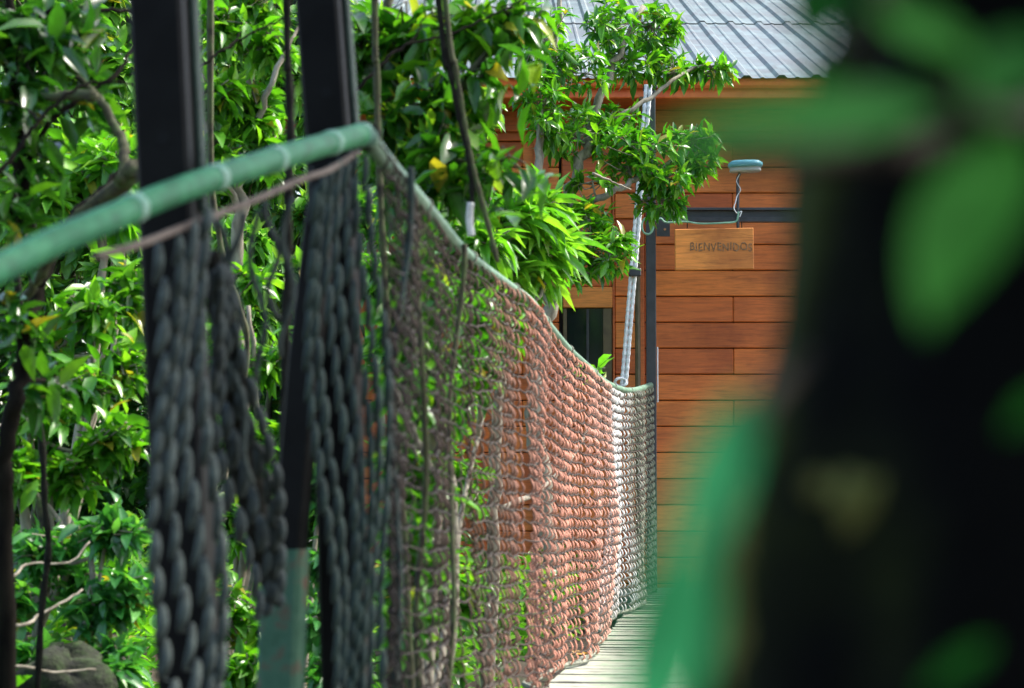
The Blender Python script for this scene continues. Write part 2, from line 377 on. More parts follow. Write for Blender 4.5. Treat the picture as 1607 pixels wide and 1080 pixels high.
bmz.box((gx(1030.5), gd-.028, gzp(347.5)), (gx(1395), gd+.028, gzp(340.3)), .001); bmz.build('beam', M['gate_steel'], gate)
p = MB(); p.box((gx(1030.6), gd-.034, gzp(371)), (gx(1052), gd-.029, gzp(347.8)), .001)
br = p.build('bracket', M['gate_steel'], gate)
p = MB(); c0 = np.array((gx(1044), gd-.036, gzp(360))); p.tube([c0+(0,.003,0), c0+(0,-.006,0)], .007, 8); p.build('bolt', M['bolt'], br)
p = MB(); p.box((gx(1031), gd-.025, gzp(632)), (gx(1033), gd-.005, gzp(545)), .002); p.build('conduit', M['lamp_white'], gate)
dp = MB(); dp.tube([(gx(1009), gd+.5, -.1), (gx(1009), gd+.5, gzp(345)), (gx(1011), gd+.45, gzp(215)), (gx(1012), gd+.2, gzp(140))], .016, 8)
tag(dp.build('drain_pipe', M['frame_olive']), 'thin brown pipe running up the cabin corner beside the black post', 'pipe')

sd_ = 12.98; SPM = F/sd_
def sx(p): return (p-803.5)/SPM
def sz(p): return CAM_H + (785-p)/SPM
sign = thing('welcome_sign', (sx(1122), sd_, sz(424)), 'small wooden BIENVENIDOS board hanging under the black beam', 'sign')
s_ = MB()
cor = [(1060,359),(1184,356.5),(1184.5,422),(1060.5,424)]
fr_ = [(sx(a), sd_-.013, sz(b)) for a, b in cor]; bk_ = [(sx(a), sd_+.013, sz(b)) for a, b in cor]
ins = [(sx(a+(1.2 if a < 1100 else -1.2)), sd_-.017, sz(b+(1.2 if b < 400 else -1.2))) for a, b in cor]
s_.add(fr_+bk_+ins, [(4,7,6,5),(0,1,5,4),(1,2,6,5),(2,3,7,6),(3,0,4,7),(0,3,11,8),(3,2,10,11),(2,1,9,10),(1,0,8,9),(8,11,10,9)])
s_.build('board', M['sign_wood'], sign)
cu = bpy.data.curves.new('lettering', 'FONT'); cu.body = 'BIENVENIDOS'; cu.size = 1; cu.extrude = .06; cu.offset = .012; cu.space_character = 1.12
to = bpy.data.objects.new('lettering', cu); COL.objects.link(to)
dg = bpy.context.evaluated_depsgraph_get(); me = bpy.data.meshes.new_from_object(to.evaluated_get(dg))
COL.objects.unlink(to); bpy.data.objects.remove(to)
co = np.array([v.co[:] for v in me.vertices]); mn, mxx = co.min(0), co.max(0)
X0, X1, Z0, Z1 = sx(1084), sx(1181.5), sz(393.5), sz(380.5)
cc = np.empty_like(co); u = (co[:,0]-mn[0])/(mxx[0]-mn[0]); v_ = (co[:,1]-mn[1])/(mxx[1]-mn[1])
cc[:,0] = X0 + u*(X1-X0); cc[:,2] = Z0 + v_*(Z1-Z0) + .004*np.sin(u*31) ; cc[:,1] = sd_-.0165 - (co[:,2]-mn[2])/(mxx[2]-mn[2]+1e-9)*.003
cc -= np.array(sign.location)
me.vertices.foreach_set('co', cc.ravel()); me.update(); me.materials.clear(); me.materials.append(M['letter'])
lo = bpy.data.objects.new('lettering', me); COL.objects.link(lo); lo.parent = sign
for q in (1080, 1166):
    p = MB(); p.tube([(sx(q), sd_, sz(357)), (sx(q), sd_, sz(347))], .003, 6); p.build('hanger', M['cable_dark'], sign)

lamp = thing('lamp', (sx(1161), sd_+.02, sz(340)), 'lamp with a flat teal cap on a thin black stem above the beam', 'lamp')
lx, ly = sx(1172), sd_+.0
def slab(mb, cx, cy, z0, z1, a, b2, top=.8, tilt=-.03, n=24):
    rings = [(z0, .93), (z0+(z1-z0)*.3, 1.0), (z0+(z1-z0)*.7, .96), (z1, top)]; vs = []
    for z, k in rings:
        for i in range(n):
            th = 2*math.pi*i/n; cxx = math.copysign(abs(math.cos(th))**.75, math.cos(th)); cyy = math.copysign(abs(math.sin(th))**.75, math.sin(th))
            vs.append((cx+a*k*cxx, cy+b2*k*cyy, z - tilt*a*k*cxx))
    fs = [(r*n+i, r*n+(i+1) % n, (r+1)*n+(i+1) % n, (r+1)*n+i) for r in range(3) for i in range(n)] + [tuple(range(n))[::-1], tuple(3*n+i for i in range(n))]
    mb.add(vs, fs)
p = MB(); slab(p, lx, ly, sz(260.5), sz(250.5), .095, .08, .80); p.build('cap', M['teal'], lamp, True)
p = MB(); slab(p, lx, ly, sz(267.5), sz(260.8), .086, .062, 1.0); p.build('housing', M['lamp_white'], lamp, True)
p = MB(); p.tube([(sx(1160.5), ly+.02, sz(356)), (sx(1160.5), ly+.02, sz(276)), (sx(1164), ly+.012, sz(269))], .0085, 8); p.build('stem', M['gate_steel'], lamp)
p = MB(); p.tube(smoothpath([(sx(a), ly+yo, sz(b)) for a, b, yo in ((1163,271,-.01),(1158,283,-.012),(1164,296,-.015),(1159,306,.0),(1156,316,-.02),(1153,326,-.03),(1158,334,-.03),(1165,331,-.03),(1162,340,-.03))], 6), .0028, 5)
p.build('wire', M['wire_white'], lamp)
p = MB(); p.tube(smoothpath([px(a, b, gd-.06) for a, b in ((1016,342),(1026,346),(1037,343),(1046,349),(1075,348),(1100,351),(1135,350),(1154,348),(1158,340),(1159,332))], 6), .0055, 6)
tag(p.build('electric_cable', M['wire_green']), 'pale green cable strung along the underside of the beam to the lamp', 'cable')
p = MB(); cc0 = px(1016, 355, gd-.05)
p.tube([cc0 + np.array((.03*math.cos(a)*(1+.06*k), -.01*k, .045*math.sin(a))) for k in range(2) for a in np.linspace(0, 2*math.pi, 18)], .006, 6)
tag(p.build('cable_loop', M['wire_green']), 'small coil of pale green cable on the black post beside the white stay rope', 'cable')

# pale stay rope pair from the top of the post to the end of the rail
stay = thing('stay_rope', px(979, 606, 12.75), 'leaning pair of white stay ropes from the rail end to the black post top', 'rope')
for k in (-1, 1):
    p = MB(); a, b_ = px(979+k*3.1, 604, 12.75), px(1017.5+k*3.3, 133, 12.95)
    tt = np.linspace(0, 1, 160); pts = a + (b_-a)*tt[:, None]; 
    p.tube(pts, .0105*(1+.13*np.sin(tt*260)), 7); p.build('rope', M['cable_white'], stay)
p = MB(); c0 = px(997, 425, 12.8); p.box(c0-(.035,.02,.03), c0+(.03,.02,.012), .005); p.build('clamp', M['gate_steel'], stay)
p = MB(); c0 = px(977, 600, 12.74); p.tube([c0+np.array((.03*math.cos(a)-.01, .008*math.sin(2*a), .022*math.sin(a))) for a in np.linspace(0, 2*math.pi, 20)], .008, 6); p.build('knot', M['cable_white'], stay)

# ------------------------------------------------------------------ bridge
bridge = thing('rope_footbridge', px(1010, 1010, 8.5)*np.array((1,1,0)), 'rope footbridge with sagging green rail and rope netting leading to the plank cabin', 'bridge')
RP = [(577,214,4.1),(600,247,4.32),(640,292,4.72),(684,343,5.2),(722,388,5.72),(757,418,6.2),(800,449,6.8),(832,473,7.3),(862,512,7.9),(893,549,8.6),(922,575,9.4),(946,597,10.3),(966,608,11.2),(985,613,11.9),(1003,611,12.5),(1021,605,13.0)]
rail = smoothpath([px(*q) for q in RP], 10)
h = MB(); h.tube(rail, np.interp(np.arange(len(rail)), [0, 40, 120, len(rail)-1], [.017, .0125, .0135, .017]), 10)
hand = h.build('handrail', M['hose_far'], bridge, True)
# landing rail, nearer than the bridge
NP = [(-1300,1010,1.5),(-500,625,2.2),(-140,485,2.8),(0,421,3.0),(75,384,3.1),(150,353,3.2),(225,321,3.32),(300,292,3.45),(375,268,3.6),(445,246,3.77),(510,227,3.95),(550,216,4.06),(571,212,4.12),(582,222,4.2)]
near = smoothpath([px(*q) for q in NP], 10)
h = MB(); h.tube(near, .0195, 14); nrail = h.build('handrail', M['hose'], bridge, True)
tag(nrail, 'thick bright green rail of the landing')
def ring(path, i, r, rr, name, mat, parent, n=3):
    p = MB(); t = path[min(i+1, len(path)-1)]-path[i-1]; t /= np.linalg.norm(t)
    u = np.cross(t, (0,0,1)); u /= np.linalg.norm(u); v = np.cross(t, u)
    p.tube([path[i] + t*rr*1.7*(a/(2*math.pi)-n/2) + (u*math.cos(a)+v*math.sin(a))*r for a in np.linspace(0, 2*math.pi*n, 14*n)], rr, 5)
    p.build(name, mat, parent, True)
for i in (58, 75, 88, 102, 118): ring(near, i, .0196, .0016, 'binding', M['binding'], nrail, 7)
ring(near, len(near)-8, .0215, .005, 'lashing', M['cable_dark'], nrail, 4)
for i in (12, 26, 45, 62, 78, 90, 104, 118, 132, 141): ring(rail, i, .0148, .003, 'binding', M['rope_dull'], hand)

def arclen(P):
    d = np.concatenate([[0], np.cumsum(np.linalg.norm(np.diff(P, axis=0), axis=1))]); return d
RL = arclen(rail)
def rail_at(s): return np.array([np.interp(s, RL, rail[:, k]) for k in range(3)])
def fold(s, v):
    """how far the hanging net leaves the plane under the rail: soft pleats, stronger towards the foot"""
    return (.016*math.sin(s*6.3+1.6*v) + .035*math.sin(s*2.2+1.3+1.2*v) + .009*math.sin(s*13+3*v) + .012*math.sin(s*4.1-5*v)) * (.25+.75*v) \
        + (.045*math.exp(-((s-2.85)/.11)**2) + .03*math.exp(-((s-4.6)/.16)**2) + .025*math.exp(-((s-1.7)/.1)**2))*(.35+.65*v) \
        + .05*math.exp(-((s-6.2)/.6)**2-((v-.55)/.25)**2)
RIGHT = np.array((.994, -.11, 0))
def deck_sag(y): 
    t = (y-4.1)/8.9; return -.10*4*max(0, t*(1-t))
def netpt(s, v):
    a = rail_at(s); foot = a.copy(); foot[2] = deck_sag(a[1]) + .015
    q = a*(1-v) + foot*v
    return q + RIGHT*fold(s, v)
def strand_net(P, ncol, nrow, r, bulge, sag, name, mat, parent, sub=4, asym=.5, u_jit=.0, knots=True, skip=0.0, bdir=None):
    mb = MB(); bd = RIGHT if bdir is None else bdir
    for j in range(ncol):
        pts = []; rad = []; ju = random.uniform(-u_jit, u_jit)
        for k in range(nrow):
            pair, odd = divmod(k, 2)
            va = (pair*2 + (0 if not odd else 2*asym)) / nrow; vb = (pair*2 + (2*asym if not odd else 2)) / nrow
            o0, o1 = ((k+j) % 2), ((k+1+j) % 2)
            a = P(np.clip((j+o0+ju)/ncol, 0, 1), va); b2 = P(np.clip((j+o1+ju)/ncol, 0, 1), min(vb, 1))
            jit = rng.normal(0, r*.35, 3)
            for q in range(sub):
                t = q/sub; sh = math.sin(math.pi*t)
                pts.append(a*(1-t)+b2*t + bd*bulge*sh + np.array((0,0,-sag*sh)) + jit*sh)
                rad.append(r*(1.45 if (q == 0 and knots) else .8+.3*sh))
        pts.append(P(np.clip((j+(nrow+j) % 2+ju)/ncol, 0, 1), 1)); rad.append(r)
        mb.tube(pts, rad, 5, False)
    return mb.build(name, mat, parent, True)
SA = lambda d: float(np.interp(d, rail[:, 1], RL))
def row_net(s0, s1, pitch, nrow, r, mat, cordmat, parent, label):
    nc = int(round((s1-s0)/pitch)); mb = MB(); ph = random.uniform(0, 6)
    us = np.linspace(s0, s1, nc+1); us = us + .35*pitch*np.sin(us*7+ph); us[0], us[-1] = s0, s1
    drift = lambda i, v: us[i] + .03*math.sin(v*4+us[i]*3) + (0 if i in (0, nc) else .006*math.sin(v*11+i*1.7))
    dz = rng.normal(0, .0045, (nrow+1, nc+1)) + .006*np.sin(us*5+ph)[None, :]*np.linspace(0, 1, nrow+1)[:, None]; dz[0] = 0
    K = [[netpt(min(max(drift(i, k/nrow), 0), RL[-1]), k/nrow) + np.array((0, 0, dz[k][i])) for i in range(nc+1)] for k in range(nrow+1)]
    for i in range(nc+1):
        ji = random.uniform(.7, 1.3)
        for k in range(nrow):
            a, b2 = K[k][i], K[k+1][i]; bw = .014*ji*random.uniform(.75, 1.25); pts = []; rad = []
            for q in range(6):
                t = q/5; sh = math.sin(math.pi*t)
                pts.append(a*(1-t)+b2*t + RIGHT*bw*sh + np.array((0, -.010*sh, -.006*sh))); rad.append(r*(.7+.55*sh))
            mb.tube(pts, rad, 5, False)
    o = mb.build('net_panel', mat, parent, True); tag(o, label)
    cm = MB()
    for k in range(1, nrow):
        pts = []
        for i in range(nc+1):
            pts.append(K[k][i] + RIGHT*.009)
            if i < nc: pts.append((K[k][i]+K[k][i+1])/2 + np.array((0, 0, -.004+random.uniform(-.005,.003))) + RIGHT*.012)
        cm.tube(pts, r*.95, 5, False)
    cm.build('net_cord', cordmat, o, True)
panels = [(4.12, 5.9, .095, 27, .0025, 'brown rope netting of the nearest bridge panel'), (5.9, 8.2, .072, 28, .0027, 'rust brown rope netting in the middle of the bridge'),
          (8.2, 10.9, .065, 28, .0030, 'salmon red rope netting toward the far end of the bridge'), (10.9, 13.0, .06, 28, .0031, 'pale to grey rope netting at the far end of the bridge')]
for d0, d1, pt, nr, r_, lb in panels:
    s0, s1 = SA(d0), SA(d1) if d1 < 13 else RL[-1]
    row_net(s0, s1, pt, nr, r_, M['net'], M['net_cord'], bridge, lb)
p = MB(); p.tube([netpt(s, 1.0) for s in np.linspace(0, RL[-1], 160)], .009, 6); p.build('foot_rope', M['rope_dull'], bridge)
for s, mt in ((.30,'rope_green'),(.85,'bark_green'),(1.55,'bark_green')):
    p = MB(); p.tube([netpt(s + .06*math.sin(v*5+s*4)+.02*math.sin(v*13+s), v) + RIGHT*(.012+.012*math.sin(v*9+s*5)) for v in np.linspace(0, 1, 26)], .0065*(1+.2*np.sin(np.linspace(0, 60, 26))), 6); p.build('gather_rope', M[mt], bridge, True)
def chain_net(P, ncol, nrow, r, name, mat, parent, lean=.45, bow=.026):
    mb = MB()
    for j in range(ncol):
        ju = random.uniform(-.12, .12)
        for k in range(-1, nrow):
            v0 = (k + .5*(j % 2) + random.uniform(-.06, .06))/nrow; v1 = v0 + 1.2/nrow
            v0 = max(0, v0); v1 = min(1, v1)
            if v1 - v0 < .3/nrow: continue
            ua, ub = (j+.5+lean*.5+ju)/ncol, (j+.5-lean*.5+ju)/ncol
            rv = random.uniform(.78, 1.15); ua += random.uniform(-.1, .1)/ncol; ub += random.uniform(-.1, .1)/ncol
            a, b2 = P(ua, v0), P(ub, v1); pts = []; rad = []
            for q in range(9):
                t = q/8; sh = math.sin(math.pi*t)
                pts.append(a*(1-t)+b2*t + np.array((.9, -.35, 0))*bow*sh*.55 + np.array((0,-.012,0))*sh)
                rad.append(r*rv*(.42+.68*sh**.6))
            mb.tube(pts, rad, 7)
            c2 = P((j+.5+lean*.5+ju)/ncol, v1)        # the return link, behind
            mb.tube([b2+np.array((0,.002,0)), (b2+c2)/2+np.array((0,.016,-.002)), c2+np.array((0,.002,0))], r*.25, 5)
    return mb.build(name, mat, parent, True)
# landing netting hung in three bunches
def quad(a, b, c, d, wob=.012, ph=0):
    A, B, C, D = (px(*q) for q in (a, b, c, d))
    def P(u, v):
        q = (A*(1-u)+B*u)*(1-v) + (C*(1-u)+D*u)*v
        return q + np.array((wob*math.sin(v*7+u*3+ph), wob*math.sin(u*8+v*4+ph), -.012*math.sin(u*5+ph)))
    return P
TC = np.array((-.5, -.8, 0))
o = chain_net(quad((222,376,3.36),(330,336,3.48),(250,1110,3.36),(356,1110,3.48)), 4, 13, .0076, 'net_panel', M['rope_grey'], bridge, .52, .012)
tag(o, 'grey netting bunched in front of the nearest black post')
o = chain_net(quad((306,400,3.6),(372,440,3.66),(382,960,3.9),(462,960,3.95), .015, 1), 4, 12, .0085, 'net_panel', M['rope_mid'], bridge, .55, .010)
tag(o, 'slanting bunch of netting between the two black posts')
p = MB(); P_ = smoothpath([px(*q) for q in ((332,395,3.68),(352,520,3.72),(378,700,3.85),(412,870,3.97),(424,930,4.02))], 8); p.tube(P_, (.006+.02*np.sin(np.linspace(.25, 3.05, len(P_)))), 10, jit=.2); p.build('core', M['cable_dark'], o, True)
o = chain_net(quad((474,290,3.92),(590,236,4.10),(512,1110,3.98),(618,1110,4.1), .014, 2), 7, 18, .0062, 'net_panel', M['rope_green'], bridge, .5, .008)
tag(o, 'dark green netting bunched at the rail corner')
p = MB(); p.tube(smoothpath([px(*q) for q in ((150,402,3.2),(215,385,3.3),(300,352,3.45),(390,318,3.63),(470,283,3.82),(518,266,3.96),(560,240,4.1))], 8), .0060, 6); p.build('edge_rope', M['rope_brown'], bridge, True)
# loose strands below the landing rail
p = MB()
for (xa, ya, xb, yb) in ((345,345,352,520),(372,335,366,560),(398,330,412,600),(425,318,432,500),(336,470,402,760),(455,310,448,560)):
    a, b_ = px(xa, ya, 3.7), px(xb, yb, 3.75)
    p.tube([a+(b_-a)*t+np.array((.01*math.sin(9*t+xa), 0, 0)) for t in np.linspace(0, 1, 14)], .005, 5)
p.build('loose_strand', M['rope_grey'], bridge, True)
# deck
dk = MB(); s = 3.6; 
dirv = (px(1021,605,13.0)-px(577,214,4.1)); dirv[2] = 0; dirv /= np.linalg.norm(dirv)
perp = np.array((dirv[1], -dirv[0], 0)); org = px(577,214,4.1)*np.array((1,1,0))
k = -.5
while k < 8.95:
    w_ = random.uniform(.115, .135); c = org+dirv*k; zz = deck_sag(c[1])
    vs = []
    for zo in (-.03, 0):
        for (al, ac) in ((0, -.06), (w_, -.06), (w_, 1.06), (0, 1.06)):
            q = c+dirv*al+perp*(ac+random.uniform(-.012, .012)); vs.append((q[0], q[1], zz+zo+random.uniform(-.003,.003)))
    dk.add(vs, [(0,3,2,1),(4,5,6,7),(0,1,5,4),(1,2,6,5),(2,3,7,6),(3,0,4,7)])
    k += w_+.012
dk.build('deck', M['deck'], bridge)
for off in (0.0, 1.0):
    p = MB(); p.tube([org+dirv*k+perp*off+np.array((0,0,deck_sag((org+dirv*k)[1])-.055)) for k in np.linspace(-.5, 8.9, 40)], .02, 8); p.build('deck_cable', M['cable_dark'], bridge)
p = MB(); c = px(1012, 940, 13.15)
p.box((.55, 12.95, -.14), (2.6, 13.74, -.005), .006); tag(p.build('doorstep', M['deck']), 'pale plank doorstep between the bridge and the cabin wall', 'step')

# near black steel posts
def steel_post(name, pts, w_, rot, label):
    o = thing(name, (pts[-1][0], pts[-1][1], pts[-1][2]), label, 'post', 'black steel bridge posts')
    p = MB(); p.post(pts[::-1], w_, w_, rot, .006); p.build('upright', M['black_steel'], o)
    c, sn = math.cos(rot), math.sin(rot); off = np.array((c*(w_/2+.0055)-sn*.02, sn*(w_/2+.0055)+c*.02, 0))
    p = MB(); p.post([q+off for q in pts[:3][::-1]], .010, .03, rot, .003); tag(p.build('strip', M['strip'], o), 'greenish grey strip along the post edge')  # thin green-grey strip beside the upright's right edge
    for dz in (.10, .42):
        q = pts[2]+np.array((0,0,dz)); f = np.array((sn, -c, 0)); 
        p = MB(); p.tube([q+f*(w_/2-.002), q+f*(w_/2+.008)], .011, 6); p.build('bolt', M['black_steel'], o)
    return o
steel_post('steel_post', [px(240,-900,3.58), px(252,0,3.58), px(268,330,3.58), px(300,1130,3.58), px(316,1500,3.58)], .080, R(-6), 'black steel post behind the middle of the near green rail, left of the rail corner')
p2 = steel_post('steel_post', [px(478,-900,4.3), px(502,0,4.3), px(520,240,4.3), px(545,1130,4.3), px(556,1500,4.3)], .078, R(-7), 'black steel post standing at the corner of the green rail')
brace = MB(); brace.post([px(436,1180,4.22), px(455,860,4.22), px(480,560,4.22), px(516,262,4.22)], .05, .05, R(-14), .004); brace.build('brace', M['black_steel'], p2)
brace = MB(); brace.post([px(433,1300,4.215), px(438,1130,4.215), px(449,862,4.215)], .072, .06, R(-14), .008); tag(brace.build('brace_foot', M['moss_steel'], p2), 'rusty mossy green foot of the brace')
# hanging ropes and vines
hr = thing('hanger_rope', px(690,-200,5.7), 'pair of dark hanger ropes with a frayed end hanging in front of the broad leaves', 'rope')
for k, pts in enumerate((((600,-900),(688,0),(706,110),(722,190),(734,240),(741,300),(738,362)), ((618,-900),(699,0),(714,100),(730,200),(742,262),(760,330),(781,412)))):
    p = MB(); P_ = smoothpath([px(a, b_, 5.75) for a, b_ in pts], 12); p.tube(P_, .0075*(1+.12*np.sin(np.arange(len(P_))*1.3)), 6); p.build('rope', M['cable_dark'] if k == 0 else M['bark_green'], hr, True)
p = MB(); P_ = smoothpath([px(a, b_, 5.74) for a, b_ in ((739,318),(737,345),(740,370))], 6); p.tube(P_, .009, 6); p.build('frayed_end', M['rope_white'], hr, True)
def vine(pts, d, r, label, mat='cable_dark'):
    p = MB(); P_ = smoothpath([px(a, b_, d) for a, b_ in pts], 10); p.tube(P_, r*(1+.15*np.sin(np.arange(len(P_))*.9)), 6); tag(p.build('hanging_vine', M[mat], smooth=True), label, 'vine', 'vines hanging around the bridge')
vine(((444,-900),(450,0),(453,120),(456,215),(452,330),(450,470),(447,600),(443,760),(436,900),(440,1100)), 4.6, .0085, 'straight dark vine hanging just left of the corner post')
vine(((585,-900),(588,0),(591,100),(593,215),(598,330),(606,480),(618,640),(632,800),(640,960),(648,1120)), 5.6, .008, 'dark vine hanging close to the right of the rail corner', 'bark_green')
vine(((60,-900),(40,120),(22,300),(30,470),(50,560),(66,700),(70,790),(76,860),(66,950),(58,1090)), 6.0, .0085, 'twisted dark vine in the lower left foliage')
vine(((340,-900),(330,150),(345,380),(372,470),(388,540),(376,640)), 7.0, .009, 'short dark vine between the two black posts', 'bark_green')

# fallen leaf
def leaf_fold(mb, base, d, n, L, W, cup=.12, droop=.15, seg=8):
    d = np.asarray(d, float); d /= np.linalg.norm(d); n = np.asarray(n, float); n = n - d*n.dot(d); n /= np.linalg.norm(n); s = np.cross(d, n)
    vs = []
    for i in range(seg+1):
        t = i/seg; wd = W*.5*(math.sin(math.pi*t**.85)**.8 if 0 < t < 1 else .02); c = base + d*L*t - n*droop*L*t*t
        for q in (-1, -.5, 0, .5, 1): vs.append(c + s*wd*q + n*cup*W*(abs(q)**1.5) )
    fs = [(i*5+k, i*5+k+1, (i+1)*5+k+1, (i+1)*5+k) for i in range(seg) for k in range(4)]
    mb.add(vs, fs)
p = MB(); leaf_fold(p, np.array((*px(856,1052,9.0)[:2], deck_sag(9)+.012))+np.array((.09,0,0)), (.9,.3,.12), (0,-.3,1), .075, .045, .2); fl = p.build('fallen_leaf', M['leaf_yellow'], smooth=True); tag(fl, 'yellow orange leaf fallen on the pale bridge deck', 'leaf')

# ------------------------------------------------------------------ foliage
# leaf template: 9 verts, folded along the midrib, tip drooping
LT = np.array([(0,0,0),(.28,-.44,.10),(.28,0,0),(.28,.44,.10),(.62,-.40,.04),(.62,0,-.05),(.62,.40,.04),(1,0,-.20)])
LF = [(0,1,2),(0,2,3),(1,4,5,2),(2,5,6,3),(4,7,5),(5,7,6)]
def leaves_mesh(name, base, dirs, nrm, L, W, mat, parent):
    d = dirs/np.linalg.norm(dirs, axis=1)[:, None]
    n = nrm - d*(nrm*d).sum(1)[:, None]; n /= np.linalg.norm(n, axis=1)[:, None]+1e-9
    s = np.cross(d, n); m = len(base)
    V = base[:, None, :] + L[:, None, None]*LT[None, :, 0:1]*d[:, None, :] + W[:, None, None]*LT[None, :, 1:2]*s[:, None, :] + L[:, None, None]*LT[None, :, 2:3]*n[:, None, :]
    V = V.reshape(-1, 3)
    if parent is not None: V = V - np.array(parent.location)
    me = bpy.data.meshes.new(name); me.vertices.add(len(V)); me.vertices.foreach_set('co', V.astype(np.float32).ravel())
    ln = np.array([len(f) for f in LF]); lp = np.concatenate([np.array(f) for f in LF])
    loops = (np.arange(m)[:, None]*8 + lp[None, :]).ravel(); me.loops.add(len(loops)); me.loops.foreach_set('vertex_index', loops.astype(np.int32))
    tot = np.tile(ln, m); me.polygons.add(len(tot)); st = np.concatenate([[0], np.cumsum(tot)[:-1]])
    me.polygons.foreach_set('loop_start', st.astype(np.int32)); me.polygons.foreach_set('use_smooth', np.ones(len(tot), bool))
    me.update(calc_edges=True); me.validate(); me.materials.append(mat)
    o = bpy.data.objects.new(name, me); COL.objects.link(o)
    if parent is not None: o.parent = parent
    return o
def whorls(tips, axes, k, L, W, droop, spread=1.0, lvar=.3, along=.9):
    m = len(tips); T = np.repeat(tips, k, 0); A = np.repeat(axes, k, 0)
    ph = np.tile(np.arange(k)*2.4, m) + np.repeat(rng.uniform(0, 6.28, m), k)
    up = np.array((0, 0, 1.0)); u = np.cross(A, up + rng.normal(0, .05, A.shape)); u /= np.linalg.norm(u, axis=1)[:, None]+1e-9; v = np.cross(u, A)
    D = A*.45 + spread*(u*np.cos(ph)[:, None]+v*np.sin(ph)[:, None]) + up*(-droop) + rng.normal(0, .22, A.shape)
    Nn = up + rng.normal(0, .38, A.shape)
    sc = np.clip(rng.normal(.95, lvar*.8, m*k), .4, 1.45)
    B = T - A*np.tile(np.linspace(0, .5, k), m)[:, None]*L*along
    return B, D, Nn, L*sc, W*sc
def plant(name, label, cat, base, limbs, clusters, leaf=(.10,.036), k=7, droop=.3, mat='leaf_mid', bark='bark_pale', group=None, spread=1.0, trunk='trunk', crown='crown', twr=.0035, along=.9):
    """limbs: list of (points, r0, r1). clusters: (pixel x, y, depth, rx, ry in pixels, number of twig ends)"""
    o = thing(name, base, label, cat, group); tm = MB(); LP = []
    for pts, r0, r1 in limbs:
        P_ = smoothpath(pts, 8); P_[1:-1] += rng.normal(0, r0*.25, (len(P_)-2, 3)); tm.tube(P_, np.linspace(r0, r1, len(P_)), 8, jit=.08); LP.append(P_)
    LPs = np.concatenate(LP); Bs = []
    for (cx, cy, cd, rx, ry, n) in clusters:
        c = px(cx, cy, cd); ppm = F/cd; ax = np.array((rx/ppm, .5*(rx+ry)/ppm, ry/ppm))
        q = LPs[np.argmin(np.linalg.norm(LPs-(c-np.array((0,0,.25*ax[2]))), axis=1) + .3*np.maximum(0, LPs[:, 2]-c[2]))]
        dist = np.linalg.norm(c-q); mid = (q+c)/2 + np.array((0,0,-.08*dist)) + rng.normal(0, .06*dist, 3)
        bp = smoothpath([q, mid, c], 7); r0 = min(.016, .006+.008*dist); tm.tube(bp, np.linspace(r0, .0045, len(bp)), 6)
        dirs = rng.normal(0, 1, (n, 3)); dirs /= np.linalg.norm(dirs, axis=1)[:, None]
        tips = c + dirs*ax*(rng.uniform(.15, 1, n)**.45)[:, None]
        tips[:, 2] += .05*ax[2]*np.sin(tips[:, 0]*23)
        st = bp[rng.integers(len(bp)//2, len(bp), n)]
        axd = tips-st + np.array((0,0,.02)); axd /= np.linalg.norm(axd, axis=1)[:, None]+1e-9
        for a, t_ in zip(st, tips):
            md = (a+t_)/2 + rng.normal(0, .025, 3); tm.tube([a, md, t_], [twr, twr*.8, twr*.55], 4, False)
        kk = k
        Bs.append(whorls(tips, axd, kk, leaf[0], leaf[1], droop, spread, along=along))
    B, D, Nn, L, W = (np.concatenate(z) for z in zip(*Bs))
    tm.build(trunk, M[bark], o, True); leaves_mesh(crown, B, D, Nn, L, W, M[mat], o)
    return o
def gpt(x, d, dz=0):   # point on the ground below pixel column x at depth d
    p = px(x, 785, d); p[2] = gz(p[0], p[1]) + dz; return p

G1 = 'trees beside the bridge'; G2 = 'shrubs in the gully beside the bridge'
# tree in front of the cabin (sharp)
b0 = gpt(880, 11.6, -.05)
plant('glossy_tree', 'glossy small leaved tree whose branches reach across the cabin roof and black post', 'tree', b0,
  [([b0, px(845,700,11.6), px(850,540,11.6), px(868,420,11.6), px(900,300,11.6), px(930,210,11.7), px(960,110,11.8), px(1010,10,12.0)], .05, .014),
   ([px(868,420,11.6), px(850,330,11.4), px(845,220,11.5), px(870,90,11.6), px(880,-40,11.6)], .03, .01),
   ([px(900,330,11.6), px(960,300,11.5), px(1020,270,11.6), px(1080,240,11.7), px(1110,225,11.8)], .02, .006),
   ([px(858,470,11.6), px(915,432,11.4), px(970,400,11.3)], .018, .006),
   ([px(935,200,11.7), px(1010,160,11.8), px(1080,110,12), px(1130,100,12.1)], .014, .005)],
  [(1030,45,12,46,42,32),(985,100,11.9,60,30,22),(1055,110,12,45,24,20),(1115,112,12.1,38,17,18),(945,40,11.8,60,46,26),(895,110,11.6,65,45,32),(850,60,11.5,60,70,36),
   (950,185,11.8,60,22,18),(900,205,11.6,75,40,36),(1000,225,11.6,80,24,32),(1085,218,11.7,48,17,20),(1100,258,11.7,36,22,20),(1050,282,11.6,48,26,26),(985,262,11.6,60,26,26),
   (1040,320,11.6,44,18,18),(930,285,11.5,40,16,8),(925,345,11.4,48,24,20),(955,395,11.3,42,36,28),(895,430,11.4,40,16,12),(920,335,11.5,45,20,12),(850,160,11.4,45,60,28),(935,415,11.4,30,12,8)],
  (.074,.027), 8, .14, 'leaf_cabin', 'bark_pale', G1)
